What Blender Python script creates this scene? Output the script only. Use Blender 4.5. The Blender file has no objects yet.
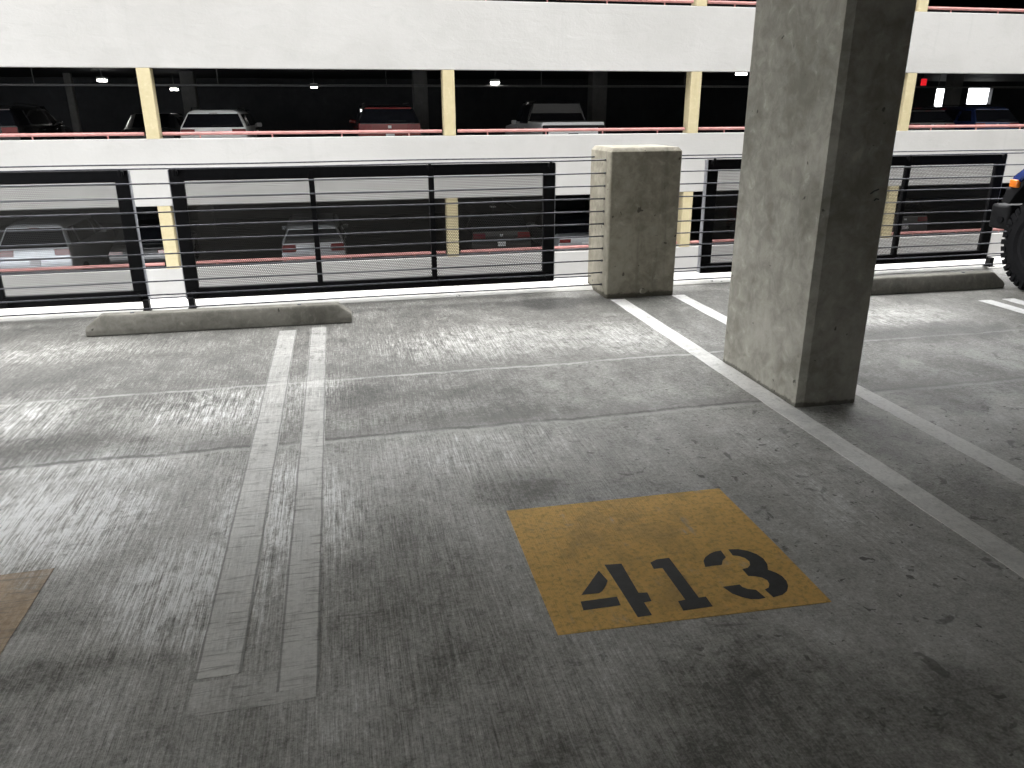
import bpy, bmesh, math, random
from mathutils import Vector, Matrix
random.seed(4)
SC = bpy.context.scene
C = SC.collection

# ------------------------------------------------------------------ camera
R_ = ((0.976, 0.076, -0.202), (-0.216, 0.327, -0.920), (-0.004, 0.942, 0.335))
F_, CX_, CY_, EYE = 766.0, 512.0, 384.0, Vector((0, 0, 1.5))
vy = Vector((332-CX_, CY_-112, -F_)).normalized()
vz = -Vector((522-CX_, CY_-2545, -F_)).normalized()
vz = (vz - vy*vz.dot(vy)).normalized()
vx = vy.cross(vz)
ROT = Matrix((vx, vy, vz))                      # world <- camera
cam_d = bpy.data.cameras.new('camera'); cam = bpy.data.objects.new('camera', cam_d); C.objects.link(cam)
cam_d.sensor_width = 36.0; cam_d.lens = F_/1024*36.0; cam_d.clip_end = 500
cam.matrix_world = Matrix.Translation(EYE) @ ROT.to_4x4()
SC.camera = cam

def gpt(px, py, z=0.0):
    """floor point seen at a photo pixel: used to read plan measurements off the photo"""
    d = ROT @ Vector((px-CX_, CY_-py, -F_)); t = (z-EYE.z)/d.z
    return EYE + d*t

# ------------------------------------------------------------------ sky, exposure
SC.view_settings.view_transform = 'Standard'; SC.view_settings.look = 'None'
SC.view_settings.gamma = 1.0; SC.view_settings.use_curve_mapping = False
SC.view_settings.exposure = 1.25
W = bpy.data.worlds.new('overcast_sky'); SC.world = W; W.use_nodes = True
nt = W.node_tree; nt.nodes.clear()
tc = nt.nodes.new('ShaderNodeTexCoord'); sp = nt.nodes.new('ShaderNodeSeparateXYZ'); rp = nt.nodes.new('ShaderNodeValToRGB')
bg = nt.nodes.new('ShaderNodeBackground'); wo = nt.nodes.new('ShaderNodeOutputWorld')
nt.links.new(tc.outputs['Generated'], sp.inputs[0]); nt.links.new(sp.outputs['Z'], rp.inputs[0])
rp.color_ramp.elements[0].position = 0.0; rp.color_ramp.elements[0].color = (0.62, 0.64, 0.66, 1)
rp.color_ramp.elements[1].position = 0.9; rp.color_ramp.elements[1].color = (1.0, 1.0, 1.0, 1)
nt.links.new(rp.outputs[0], bg.inputs[0]); bg.inputs[1].default_value = 4.6
nt.links.new(bg.outputs[0], wo.inputs[0])

# ------------------------------------------------------------------ node helpers
class N:
    def __init__(s, name):
        s.m = bpy.data.materials.new(name); s.m.use_nodes = True; s.t = s.m.node_tree
        s.b = s.t.nodes['Principled BSDF']; s.out = s.t.nodes['Material Output']
        s.geo = s.t.nodes.new('ShaderNodeNewGeometry'); s.pos = s.geo.outputs['Position']
    def new(s, k): return s.t.nodes.new(k)
    def put(s, sock, v):
        if isinstance(v, bpy.types.NodeSocket): s.t.links.new(v, sock)
        else: sock.default_value = v
    def math(s, op, a, b=0.0, clamp=False):
        n = s.new('ShaderNodeMath'); n.operation = op; n.use_clamp = clamp
        s.put(n.inputs[0], a); s.put(n.inputs[1], b); return n.outputs[0]
    def sep(s, v):
        n = s.new('ShaderNodeSeparateXYZ'); s.put(n.inputs[0], v); return n.outputs
    def scale(s, v, sc, off=(0, 0, 0)):
        n = s.new('ShaderNodeMapping'); s.put(n.inputs['Vector'], v); n.inputs['Scale'].default_value = sc; n.inputs['Location'].default_value = off; return n.outputs[0]
    def noise(s, v, scale=1.0, detail=4.0, rough=0.55, dist=0.0):
        n = s.new('ShaderNodeTexNoise'); s.put(n.inputs['Vector'], v); n.inputs['Scale'].default_value = scale
        n.inputs['Detail'].default_value = detail; n.inputs['Roughness'].default_value = rough; n.inputs['Distortion'].default_value = dist
        return n.outputs['Fac']
    def ramp(s, v, a, b, lo=0.0, hi=1.0):
        n = s.new('ShaderNodeMapRange'); n.interpolation_type = 'SMOOTHSTEP'; s.put(n.inputs[0], v)
        n.inputs[1].default_value = a; n.inputs[2].default_value = b; n.inputs[3].default_value = lo; n.inputs[4].default_value = hi; return n.outputs[0]
    def mix(s, f, a, b):
        n = s.new('ShaderNodeMix'); n.data_type = 'RGBA'; s.put(n.inputs[0], f)
        for i, v in ((6, a), (7, b)): s.put(n.inputs[i], v if isinstance(v, bpy.types.NodeSocket) else (*v, 1.0))
        return n.outputs[2]
    def bump(s, h, strength=0.3, dist=0.01, normal=None):
        n = s.new('ShaderNodeBump'); n.inputs['Strength'].default_value = strength; n.inputs['Distance'].default_value = dist
        s.put(n.inputs['Height'], h)
        if normal is not None: s.put(n.inputs['Normal'], normal)
        return n.outputs[0]
    def fin(s, col=None, rough=None, normal=None, metal=None, spec=None):
        if col is not None: s.put(s.b.inputs['Base Color'], col if isinstance(col, bpy.types.NodeSocket) else (*col, 1.0))
        if rough is not None: s.put(s.b.inputs['Roughness'], rough)
        if normal is not None: s.put(s.b.inputs['Normal'], normal)
        if metal is not None: s.b.inputs['Metallic'].default_value = metal
        if spec is not None: s.put(s.b.inputs['Specular IOR Level'], spec)
        return s.m

def floor_nodes(n):
    """broomed, traffic-worn deck concrete in plan coordinates: returns colour, roughness, bump height and the masks"""
    p = n.pos; x, y, z = n.sep(p)[:3]
    A = lambda *v: v[0] if len(v) == 1 else n.math('ADD', v[0], A(*v[1:]))
    T = lambda v, k: n.math('MULTIPLY', v, k)
    dev = lambda v, k: T(n.math('SUBTRACT', v, 0.5), k)
    big = n.noise(p, 0.8, 5, 0.6, 0.3)
    med = n.noise(p, 4.2, 7, 0.68, 0.5)
    fine = n.noise(p, 46, 4, 0.72)
    grit = n.noise(p, 120, 3, 0.7)
    mott = n.noise(n.scale(p, (1.7, 1.1, 1), (7, 3, 0)), 1.0, 8, 0.68, 0.8)
    broom = n.noise(n.scale(p, (75, 1.8, 1)), 1.0, 6, 0.75, 0.15)       # broom lines run towards the edge of the deck
    broom2 = n.noise(n.scale(p, (190, 9.0, 1)), 1.0, 3, 0.65)
    cross = n.noise(n.scale(p, (2.6, 22, 1), (3, 1, 0)), 1.0, 5, 0.68, 0.8)
    swirl = n.noise(n.scale(p, (11, 8.0, 1), (1, 8, 0)), 1.0, 7, 0.75, 0.9)
    left = n.ramp(A(x, dev(big, 1.4)), 0.1, 1.7, 1.0, 0.0)              # left side: streak contrast raised in the colour for the glare there
    def spot(cx, cy, rx, ry, wob=0.55):
        u = n.math('DIVIDE', n.math('SUBTRACT', x, cx), rx); v = n.math('DIVIDE', n.math('SUBTRACT', y, cy), ry)
        d = n.math('SQRT', A(n.math('MULTIPLY', u, u), n.math('MULTIPLY', v, v)))
        return n.ramp(A(d, dev(mott, wob*3), dev(med, wob)), 0.35, 1.25, 1.0, 0.0)
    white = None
    for (cx, cy, rx, ry, k) in GLARE_PALE:
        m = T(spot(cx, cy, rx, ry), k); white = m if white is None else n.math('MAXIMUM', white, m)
    dark = None
    for (cx, cy, rx, ry, k) in DARK_SPOTS:
        m = T(spot(cx, cy, rx, ry), k); dark = m if dark is None else n.math('MAXIMUM', dark, m)
    streak = A(dev(broom, 0.95), dev(broom2, 0.95))
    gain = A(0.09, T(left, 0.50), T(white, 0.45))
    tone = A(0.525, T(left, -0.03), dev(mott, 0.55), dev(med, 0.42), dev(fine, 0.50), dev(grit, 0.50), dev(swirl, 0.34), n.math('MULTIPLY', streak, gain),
             n.math('MULTIPLY', white, A(0.33, dev(broom, 1.1), dev(broom2, 0.8), dev(swirl, 1.1))), T(dark, -0.17), T(n.ramp(y, 2.9, 4.6), -0.27))  # far deck colour darkened to offset the strong light near the edge
    rp = n.new('ShaderNodeValToRGB'); n.put(rp.inputs[0], tone); cr = rp.color_ramp
    cr.elements[0].position = 0.0; cr.elements[0].color = (0.050, 0.049, 0.045, 1)
    cr.elements[1].position = 1.0; cr.elements[1].color = (0.93, 0.935, 0.93, 1)
    for pos, c in ((0.25, (0.155, 0.152, 0.139)), (0.45, (0.345, 0.340, 0.318)), (0.62, (0.52, 0.517, 0.495)), (0.8, (0.76, 0.762, 0.75))):
        e = cr.elements.new(pos); e.color = (*c, 1)
    col = rp.outputs[0]
    scuff = n.math('MULTIPLY', n.ramp(cross, 0.585, 0.68, 0.0, 0.6), n.math('MULTIPLY', n.ramp(mott, 0.56, 0.42), n.ramp(y, 3.4, 1.9, 0.25, 1.0)))
    col = n.mix(scuff, col, (0.10, 0.098, 0.09))
    for (sc, lo, hi, k) in ((10.0, 0.635, 0.68, 0.6), (24.0, 0.645, 0.69, 0.8), (5.0, 0.66, 0.70, 0.45)):
        q = n.math('MULTIPLY', n.ramp(n.noise(n.scale(p, (1, 1, 1), (sc, 0, 0)), sc, 3, 0.6, 0.5), lo, hi, 0.0, k), n.ramp(left, 0.0, 1.0, 1.0, 0.45))
        col = n.mix(q, col, (0.075, 0.072, 0.064))
    h = A(T(broom, 0.7), T(broom2, 0.5), T(cross, 0.45), T(fine, 0.5))
    # two long joints across the stalls, chipped and broken
    wob = A(dev(n.noise(n.scale(p, (1.3, 0.0, 0)), 1.0, 9, 0.72), 0.13), dev(med, 0.05))
    brk = n.ramp(n.noise(n.scale(p, (5, 2, 1)), 1.0, 4, 0.7), 0.36, 0.56)
    for (yy, w, c, k) in ((3.53, 0.024, (0.065, 0.063, 0.058), 0.8), (3.585, 0.10, (0.15, 0.148, 0.137), 0.5), (3.50, 0.03, (0.60, 0.595, 0.57), 0.35), (4.42, 0.022, (0.66, 0.655, 0.63), 0.42), (4.47, 0.055, (0.17, 0.168, 0.155), 0.35)):
        d = n.math('ABSOLUTE', A(n.math('SUBTRACT', y, yy), wob, dev(fine, w*1.6)))
        col = n.mix(n.math('MULTIPLY', n.math('MULTIPLY', n.ramp(d, w*0.4, w, k, 0.0), A(0.35, T(brk, 0.65))), n.ramp(x, 1.6, 4.5, 1.0, 0.35)), col, c)
    ro = n.ramp(A(T(med, 0.6), T(broom, 0.5)), 0.35, 0.75, 0.40, 0.64)
    return col, ro, h, med, mott, broom, fine, x, y

GLARE_PALE = [(-1.25, 2.95, 0.50, 0.42, 1.0), (-1.15, 3.45, 0.5, 0.25, 0.7), (-0.32, 2.9, 0.34, 0.5, 0.8), (-0.60, 2.35, 0.35, 0.4, 0.75), (-0.75, 4.1, 0.55, 0.4, 0.75), (-0.25, 4.3, 0.3, 0.3, 0.55),
             (-1.7, 4.2, 0.4, 0.4, 0.7), (1.0, 5.0, 0.9, 0.5, 0.5), (1.9, 4.9, 0.45, 0.5, 0.6), (3.9, 5.0, 0.9, 0.35, 0.6), (0.6, 3.25, 0.5, 0.3, 0.35), (-2.0, 5.4, 0.8, 0.3, 0.35), (1.9, 2.6, 0.25, 0.9, 0.25)]  # pale patches: floor glare put into the colour, over some real wear
DARK_SPOTS = [(0.02, 4.18, 0.24, 0.22, 0.9), (-0.98, 4.25, 0.22, 0.2, 0.7), (-1.45, 3.75, 0.6, 0.16, 0.8), (0.55, 3.68, 0.6, 0.13, 0.7), (0.62, 2.80, 0.20, 0.20, 1.1), (-0.85, 2.02, 0.35, 0.09, 1.0), (-1.0, 2.3, 0.3, 0.12, 0.6),
             (0.2, 2.2, 0.28, 0.6, 0.25), (1.7, 6.0, 0.5, 0.2, 0.9), (1.15, 1.35, 0.7, 0.35, 0.9), (2.1, 2.5, 0.18, 0.6, 0.4), (3.3, 3.5, 0.8, 0.45, 0.9), (4.0, 4.5, 0.9, 0.25, 0.8), (0.35, 4.05, 0.7, 0.10, 0.4), (2.5, 2.6, 0.25, 0.9, 0.6), (0.9, 1.1, 1.2, 0.3, 0.5)]  # darker patches of the floor colour

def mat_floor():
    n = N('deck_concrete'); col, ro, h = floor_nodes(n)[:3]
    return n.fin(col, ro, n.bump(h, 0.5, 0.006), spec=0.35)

def mat_paint(name, c, wear_lo, wear_hi, maxk=1.0, ridges=0.0, dirt=0.35, rough=0.55, edges=()):
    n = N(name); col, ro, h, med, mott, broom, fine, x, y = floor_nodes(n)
    w = n.math('ADD', n.math('MULTIPLY', n.noise(n.pos, 7, 6, 0.7, 0.3), 0.6), n.math('MULTIPLY', n.noise(n.scale(n.pos, (40, 5, 1)), 1, 4, 0.7), 0.4))
    k = n.ramp(w, wear_lo, wear_hi, 0.0, maxk)
    pc = n.mix(n.ramp(n.math('ADD', n.math('MULTIPLY', med, 0.5), n.math('MULTIPLY', mott, 0.5)), 0.54, 0.40, 0.0, dirt), c, tuple(v*0.42+0.03 for v in c))
    pc = n.mix(n.ramp(fine, 0.55, 0.32, 0.0, dirt), pc, tuple(v*0.5 for v in c))
    fcol = col; col = n.mix(k, col, pc)
    if ridges:
        k = n.math('MULTIPLY', k, n.ramp(y, 3.2, 4.8, 1.0, 0.5))
        col = n.mix(k, fcol, pc)
        rd = n.noise(n.scale(n.pos, (5, 85, 1)), 1.0, 4, 0.6, 1.0)
        h = n.math('ADD', n.math('MULTIPLY', h, 0.3), n.math('MULTIPLY', rd, ridges*1.6))
        col = n.mix(n.ramp(rd, 0.47, 0.34, 0.0, 0.55), col, (0.19, 0.187, 0.172))
    for e in edges:
        d = n.math('ABSOLUTE', n.math('ADD', n.math('SUBTRACT', x, e), n.math('MULTIPLY', n.math('SUBTRACT', med, 0.5), 0.012)))
        col = n.mix(n.ramp(d, 0.002, 0.006, 0.6, 0.0), col, (0.12, 0.118, 0.11))
    return n.fin(col, rough, n.bump(h, 0.45, 0.006), spec=0.25)

def mat_concrete(name, a, b, scale=3.0, streak=0.3, pits=True, rough=0.75, foot=0.0):
    n = N(name); p = n.pos
    big = n.noise(p, scale*0.5, 6, 0.6, 0.4); med = n.noise(p, scale*3, 6, 0.65, 0.5); fine = n.noise(p, scale*28, 3, 0.6)
    vert = n.noise(n.scale(p, (9, 9, 0.8)), 1.0, 5, 0.6, 0.3)
    col = n.mix(n.ramp(n.math('ADD', n.math('MULTIPLY', big, 0.55), n.math('MULTIPLY', med, 0.45)), 0.34, 0.66), a, b)
    col = n.mix(n.ramp(vert, 0.52, 0.75, 0, streak), col, tuple(v*0.6 for v in a))
    col = n.mix(n.ramp(med, 0.60, 0.72, 0, 0.4), col, tuple(min(1, v*1.3) for v in b))
    if pits:
        q = n.ramp(n.noise(p, 17, 2, 0.5, 0.3), 0.715, 0.76, 0, 0.8); col = n.mix(q, col, tuple(v*0.28 for v in a))
    if foot:                                                             # splash-stained foot
        zz = n.sep(p)[2]
        col = n.mix(n.ramp(n.math('ADD', zz, n.math('MULTIPLY', n.math('SUBTRACT', med, 0.5), foot*1.6)), foot*0.5, foot, 0.75, 0.0), col, tuple(v*0.3 for v in a))
    h = n.math('ADD', n.math('MULTIPLY', med, 0.6), n.math('MULTIPLY', fine, 0.3))
    return n.fin(col, rough, n.bump(h, 0.35, 0.008), spec=0.3)

def mat_plaster():
    n = N('painted_plaster'); p = n.pos
    big = n.noise(p, 0.45, 6, 0.6, 0.3); tro = n.noise(n.scale(p, (1.0, 1, 2.6)), 1.6, 6, 0.6, 0.8); vert = n.noise(n.scale(p, (3.2, 1, 0.25)), 1.0, 4, 0.6)
    col = n.mix(n.ramp(big, 0.35, 0.65), (0.43, 0.424, 0.414), (0.47, 0.464, 0.455))
    col = n.mix(n.ramp(tro, 0.52, 0.75, 0, 0.35), col, (0.395, 0.39, 0.381))
    col = n.mix(n.ramp(vert, 0.58, 0.8, 0, 0.4), col, (0.38, 0.376, 0.369))
    return n.fin(col, 0.85, n.bump(n.math('ADD', tro, n.math('MULTIPLY', n.noise(p, 14, 4), 0.3)), 0.25, 0.03), spec=0.2)

def plain(name, c, rough=0.5, metal=0.0, var=0.12, scale=18, bump=0.0, spec=0.5, coat=0.0):
    n = N(name); f = n.noise(n.pos, scale, 4, 0.6)
    col = n.mix(n.ramp(f, 0.35, 0.65), tuple(v*(1-var) for v in c), tuple(min(1, v*(1+var)) for v in c))
    m = n.fin(col, rough, n.bump(f, bump, 0.004) if bump else None, metal, spec)
    if coat: n.b.inputs['Coat Weight'].default_value = coat; n.b.inputs['Coat Roughness'].default_value = 0.05
    return m

def glow(name, c, s):
    n = N(name); n.b.inputs['Base Color'].default_value = (*c, 1); n.b.inputs['Emission Color'].default_value = (*c, 1); n.b.inputs['Emission Strength'].default_value = s
    return n.m

def mat_mesh():
    """punched steel sheet: round holes in staggered rows"""
    n = N('perforated_sheet'); x, y, z = n.sep(n.pos)[:3]
    px, pz = 0.0150, 0.0130
    def cell(ox, oz):
        a = n.math('SUBTRACT', n.math('FRACT', n.math('ADD', n.math('DIVIDE', n.math('ADD', x, 20.0), px), ox)), 0.5)
        b = n.math('SUBTRACT', n.math('FRACT', n.math('ADD', n.math('DIVIDE', n.math('ADD', z, 20.0), pz*2), oz)), 0.5)
        a = n.math('MULTIPLY', a, px); b = n.math('MULTIPLY', b, pz*2)
        return n.math('SQRT', n.math('ADD', n.math('MULTIPLY', a, a), n.math('MULTIPLY', b, b)))
    d = n.math('MINIMUM', cell(0, 0), cell(0.5, 0.5))
    alpha = n.math('GREATER_THAN', d, 0.00545)
    n.put(n.b.inputs['Alpha'], alpha)
    return n.fin((0.045, 0.043, 0.040), 0.6, spec=0.2)

M = dict(
    floor=mat_floor(),
    column=mat_concrete('column_concrete', (0.215, 0.205, 0.170), (0.42, 0.403, 0.352), 4.2, 0.18, foot=0.03),
    pillar=mat_concrete('pillar_concrete', (0.172, 0.155, 0.116), (0.31, 0.287, 0.23), 5.0, 0.6, foot=0.05),
    stop=mat_concrete('wheel_stop_concrete', (0.125, 0.119, 0.100), (0.235, 0.225, 0.195), 6.0, 0.4),
    curb=mat_concrete('curb_concrete', (0.46, 0.452, 0.425), (0.58, 0.57, 0.545), 3.0, 0.1),
    ceil=mat_concrete('soffit_concrete', (0.16, 0.155, 0.145), (0.24, 0.235, 0.22), 1.0, 0.0, False),
    soffit=mat_concrete('pale_soffit_concrete', (0.36, 0.355, 0.34), (0.44, 0.435, 0.42), 1.0, 0.0, False),
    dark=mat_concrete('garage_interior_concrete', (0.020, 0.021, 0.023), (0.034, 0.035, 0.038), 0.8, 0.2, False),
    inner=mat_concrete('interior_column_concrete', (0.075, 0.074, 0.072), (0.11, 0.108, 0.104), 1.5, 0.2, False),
    ground=mat_concrete('alley_concrete', (0.24, 0.235, 0.225), (0.30, 0.295, 0.285), 0.6, 0.0, False),
    plaster=mat_plaster(),
    cream=mat_concrete('cream_column_paint', (0.47, 0.405, 0.245), (0.53, 0.465, 0.30), 3.0, 0.15, False, 0.7),
    rail=plain('pink_rail_paint', (0.46, 0.215, 0.20), 0.45, 0, 0.12, 3),
    black=plain('black_powder_coat', (0.007, 0.007, 0.008), 0.7, 0.0, 0.15, spec=0.12),
    fgrey=plain('grey_galvanised_steel', (0.32, 0.33, 0.36), 0.5, 0.6),
    wire=plain('weathered_steel_cable', (0.075, 0.077, 0.088), 0.40, 0.6, 0.25, 40),
    sheet=mat_mesh(),
    wpaint=mat_paint('white_stripe_paint', (0.80, 0.795, 0.77), 0.28, 0.46, 0.92),
    wfaded=mat_paint('faded_ground_off_stripe', (0.76, 0.755, 0.725), 0.28, 0.52, 0.84, ridges=0.9, dirt=0.25, edges=(-0.497, -0.376, -0.268, -0.161)),
    wfainter=mat_paint('nearly_worn_stripe', (0.70, 0.695, 0.665), 0.30, 0.60, 0.65, ridges=0.9, dirt=0.25),
    wfar=mat_paint('far_stripe_paint', (0.70, 0.70, 0.69), 0.25, 0.48, 0.9),
    yellow=mat_paint('worn_yellow_paint', (0.86, 0.525, 0.125), 0.22, 0.46, 0.90, dirt=0.62),
    orange=mat_paint('worn_tan_paint', (0.50, 0.35, 0.21), 0.25, 0.5, 0.72, ridges=0.4, dirt=0.5),
    stencil=plain('black_stencil_paint', (0.022, 0.023, 0.026), 0.5, 0, 0.25, 30, 0.2),
    glass=plain('dark_car_glass', (0.008, 0.009, 0.012), 0.06, 0, 0.1),
    tyre=plain('tyre_rubber', (0.008, 0.008, 0.009), 0.8, 0, 0.2, 60, 0.2, spec=0.15),
    rim=plain('alloy_rim', (0.45, 0.46, 0.48), 0.3, 0.9),
    rimb=plain('black_alloy_rim', (0.02, 0.02, 0.022), 0.3, 0.6),
    tail=plain('red_tail_lens', (0.13, 0.008, 0.010), 0.15, 0, 0.1, coat=0.6),
    lens=plain('clear_lamp_lens', (0.65, 0.66, 0.68), 0.12, 0, 0.05, coat=0.6),
    amber=plain('amber_marker_lens', (0.85, 0.22, 0.02), 0.2, 0, 0.05, coat=0.4),
    plate=plain('licence_plate_white', (0.62, 0.63, 0.66), 0.4, 0, 0.05),
    plastic=plain('black_plastic_trim', (0.010, 0.010, 0.011), 0.6, 0, 0.15, spec=0.2),
    silverc=plain('silver_car_paint', (0.42, 0.44, 0.47), 0.28, 0.35, 0.04, coat=0.8),
    whitec=plain('white_car_paint', (0.72, 0.73, 0.75), 0.25, 0, 0.03, coat=0.8),
    redc=plain('red_car_paint', (0.13, 0.012, 0.011), 0.25, 0.2, 0.05, coat=0.8),
    blackc=plain('black_car_paint', (0.008, 0.008, 0.010), 0.2, 0, 0.05, coat=0.8),
    greyc=plain('dark_grey_car_paint', (0.035, 0.036, 0.038), 0.3, 0.2, 0.05, coat=0.8),
    navyc=plain('navy_car_paint', (0.015, 0.03, 0.10), 0.25, 0.2, 0.05, coat=0.8),
    bluec=plain('blue_car_paint', (0.018, 0.045, 0.23), 0.25, 0.2, 0.05, coat=0.8),
    lamp=glow('lamp_diffuser', (1.0, 0.98, 0.92), 9.0),
    exit=glow('red_lit_sign', (0.75, 0.012, 0.02), 0.35),
    pipe=plain('sprinkler_pipe_paint', (0.10, 0.10, 0.10), 0.5, 0.3),
    white=plain('white_housing', (0.6, 0.6, 0.58), 0.5),
)

# ------------------------------------------------------------------ mesh helpers
def obj(name, bm, mat, parent=None, bevel=0.0, seg=2, smooth=False, angle=35):
    me = bpy.data.meshes.new(name); bmesh.ops.recalc_face_normals(bm, faces=bm.faces); bm.to_mesh(me); bm.free()
    me.materials.append(M[mat] if isinstance(mat, str) else mat)
    o = bpy.data.objects.new(name, me); C.objects.link(o)
    if parent: o.parent = parent
    if bevel:
        b = o.modifiers.new('bevel', 'BEVEL'); b.width = bevel; b.segments = seg; b.limit_method = 'ANGLE'; b.angle_limit = math.radians(angle)
    if smooth or bevel:
        for f in me.polygons: f.use_smooth = True
        try: me.set_sharp_from_angle(angle=math.radians(45))
        except Exception: pass
    return o
def box(bm, x0, x1, y0, y1, z0, z1, rot=None):
    vs = [bm.verts.new((x, y, z)) for z in (z0, z1) for y in (y0, y1) for x in (x0, x1)]
    for f in ((0, 1, 3, 2), (4, 6, 7, 5), (0, 4, 5, 1), (1, 5, 7, 3), (3, 7, 6, 2), (2, 6, 4, 0)): bm.faces.new([vs[i] for i in f])
    if rot is not None: bmesh.ops.transform(bm, matrix=rot, verts=vs)
    return bm
def BX(*a, **k): return box(bmesh.new(), *a, **k)
def prism(bm, pts, axis, a, b):
    """extrude a 2D outline along an axis ('x': pts=(y,z), 'y': pts=(x,z), 'z': pts=(x,y))"""
    f = {'x': lambda p, t: (t, p[0], p[1]), 'y': lambda p, t: (p[0], t, p[1]), 'z': lambda p, t: (p[0], p[1], t)}[axis]
    A = [bm.verts.new(f(p, a)) for p in pts]; B = [bm.verts.new(f(p, b)) for p in pts]; n = len(pts)
    bm.faces.new(A); bm.faces.new(B[::-1])
    for i in range(n): bm.faces.new((A[i], A[(i+1) % n], B[(i+1) % n], B[i]))
    return bm
def tube(bm, pts, r, seg=8, cap=True):
    pts = [Vector(p) for p in pts]; rings = []
    for i, p in enumerate(pts):
        d = (pts[min(i+1, len(pts)-1)] - pts[max(i-1, 0)]).normalized()
        u = d.cross(Vector((0, 0, 1)))
        u = Vector((1, 0, 0)) if u.length < 1e-4 else u.normalized()
        v = d.cross(u)
        rings.append([bm.verts.new(p + (u*math.cos(t) + v*math.sin(t))*r) for t in (2*math.pi*k/seg for k in range(seg))])
    for a, b in zip(rings, rings[1:]):
        for k in range(seg): bm.faces.new((a[k], a[(k+1) % seg], b[(k+1) % seg], b[k]))
    if cap: bm.faces.new(rings[0]); bm.faces.new(rings[-1][::-1])
    return bm
def lathe_x(bm, prof, cx=0, seg=32):
    """revolve (x, radius) around the x axis"""
    rings = [[bm.verts.new((cx+x, r*math.cos(2*math.pi*k/seg), r*math.sin(2*math.pi*k/seg))) for k in range(seg)] for x, r in prof]
    for a, b in zip(rings, rings[1:]):
        for k in range(seg): bm.faces.new((a[k], a[(k+1) % seg], b[(k+1) % seg], b[k]))
    bm.faces.new(rings[0]); bm.faces.new(rings[-1][::-1])
    return bm
def tag(o, label=None, cat=None, group=None, kind=None):
    for k, v in (('label', label), ('category', cat), ('group', group), ('kind', kind)):
        if v: o[k] = v
    return o
def thing(name, label, cat, loc=(0, 0, 0), group=None, rz=0.0):
    o = bpy.data.objects.new(name, None); C.objects.link(o); o.location = loc; o.rotation_euler.z = rz; o.empty_display_size = 0.2
    return tag(o, label, cat, group)
def struct(name, bm, mat, label, cat, **k):
    return tag(obj(name, bm, mat, None, **k), label, cat, None, 'structure')

# ------------------------------------------------------------------ our deck
YE = 6.80                                                              # outer edge of the deck
XL, XR, YB = -5.6, 12.5, -12.0
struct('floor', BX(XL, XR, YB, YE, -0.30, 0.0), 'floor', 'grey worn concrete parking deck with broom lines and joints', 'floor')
cb = bmesh.new(); prism(cb, [(6.37, 0.0), (6.42, 0.028), (6.60, 0.034), (YE, 0.03), (YE, -0.35), (6.78, -0.35), (6.78, 0.0)], 'x', XL, XR)
struct('trim_1', cb, 'curb', 'pale low concrete curb along the open edge of the deck under the guard panels', 'curb', bevel=0.012)
struct('ceiling', BX(XL, XR, YB, 6.15, 2.75, 3.05), 'soffit', 'concrete underside of the parking deck above', 'ceiling')
lw = BX(XL-0.25, XL, YB, YE, -0.3, 0.40); box(lw, XL-0.25, XL, YB, 0.3, 0.40, 3.05)
struct('wall_left', lw, 'ceil', 'low concrete parapet along the open left side of the deck', 'wall')  # opening above the parapet is made up to light the deck from the left
struct('wall_upper', BX(XL-0.25, 60.0, YB-0.25, 6.15, 3.05, 26.0), 'ceil', 'upper storeys of our own garage above the deck', 'wall')  # added out of view to shade the opposite facade from the sky
struct('wall_wing', BX(XR+0.25, 60.0, YB-0.25, 5.9, -7.0, 3.05), 'ceil', 'right wing of our own garage', 'wall')  # light blocker added out of view on the right
struct('wall_corner', BX(-26.0, XL-0.25, 5.9, 6.45, 3.2, 26.0), 'ceil', 'bridging storeys between our garage and the neighbouring block', 'wall')  # added blocker: stops sky light from the left reaching the facade
struct('wall_end', BX(46.0, 60.0, 6.45, 40.0, -7.0, 24.0), 'plaster', 'plaster wall closing the far right end of the gap', 'wall')  # added out of view to close the gap against side light
struct('wall_neighbour', BX(-60.0, -26.0, 5.9, 21.3, -7.0, 26.0), 'plaster', 'neighbouring block beyond the open left side of the deck', 'wall')  # added out of view to shut sky light out of the left end
struct('wall_right', BX(XR, XR+0.25, YB, YE, -0.3, 3.05), 'ceil', 'plain concrete wall closing the deck on the right', 'wall')
struct('wall_back', BX(XL, XR, YB-0.25, YB, -0.3, 3.05), 'ceil', 'plain concrete wall at the back of the deck', 'wall')

# tall column: wide face along the stall, chamfered corners
def chamfered(x0, x1, y0, y1, c): return [(x0+c, y0), (x1-c, y0), (x1, y0+c), (x1, y1-c), (x1-c, y1), (x0+c, y1), (x0, y1-c), (x0, y0+c)]
col = bmesh.new(); prism(col, [(2.298, 3.404), (2.342, 3.394), (2.646, 3.394), (2.658, 3.406), (2.658, 4.223), (2.646, 4.235), (2.310, 4.235), (2.298, 4.223)], 'z', 0.0, 2.75)
ccol = tag(obj('concrete_column', col, 'column', None), 'tall square concrete column with chamfered corners standing beside the numbered stall', 'column')

sb = bmesh.new()
tube(sb, [(2.556, 3.393, 1.110), (2.574, 3.393, 1.122), (2.600, 3.393, 1.131)], 0.0035, 6); tube(sb, [(2.582, 3.393, 1.076), (2.592, 3.393, 1.085), (2.608, 3.393, 1.082)], 0.0035, 6)
sc_ = obj('scuff_mark', sb, 'stencil', ccol); sc_['label'] = 'two small black scuff strokes on the shaded face'
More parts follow.
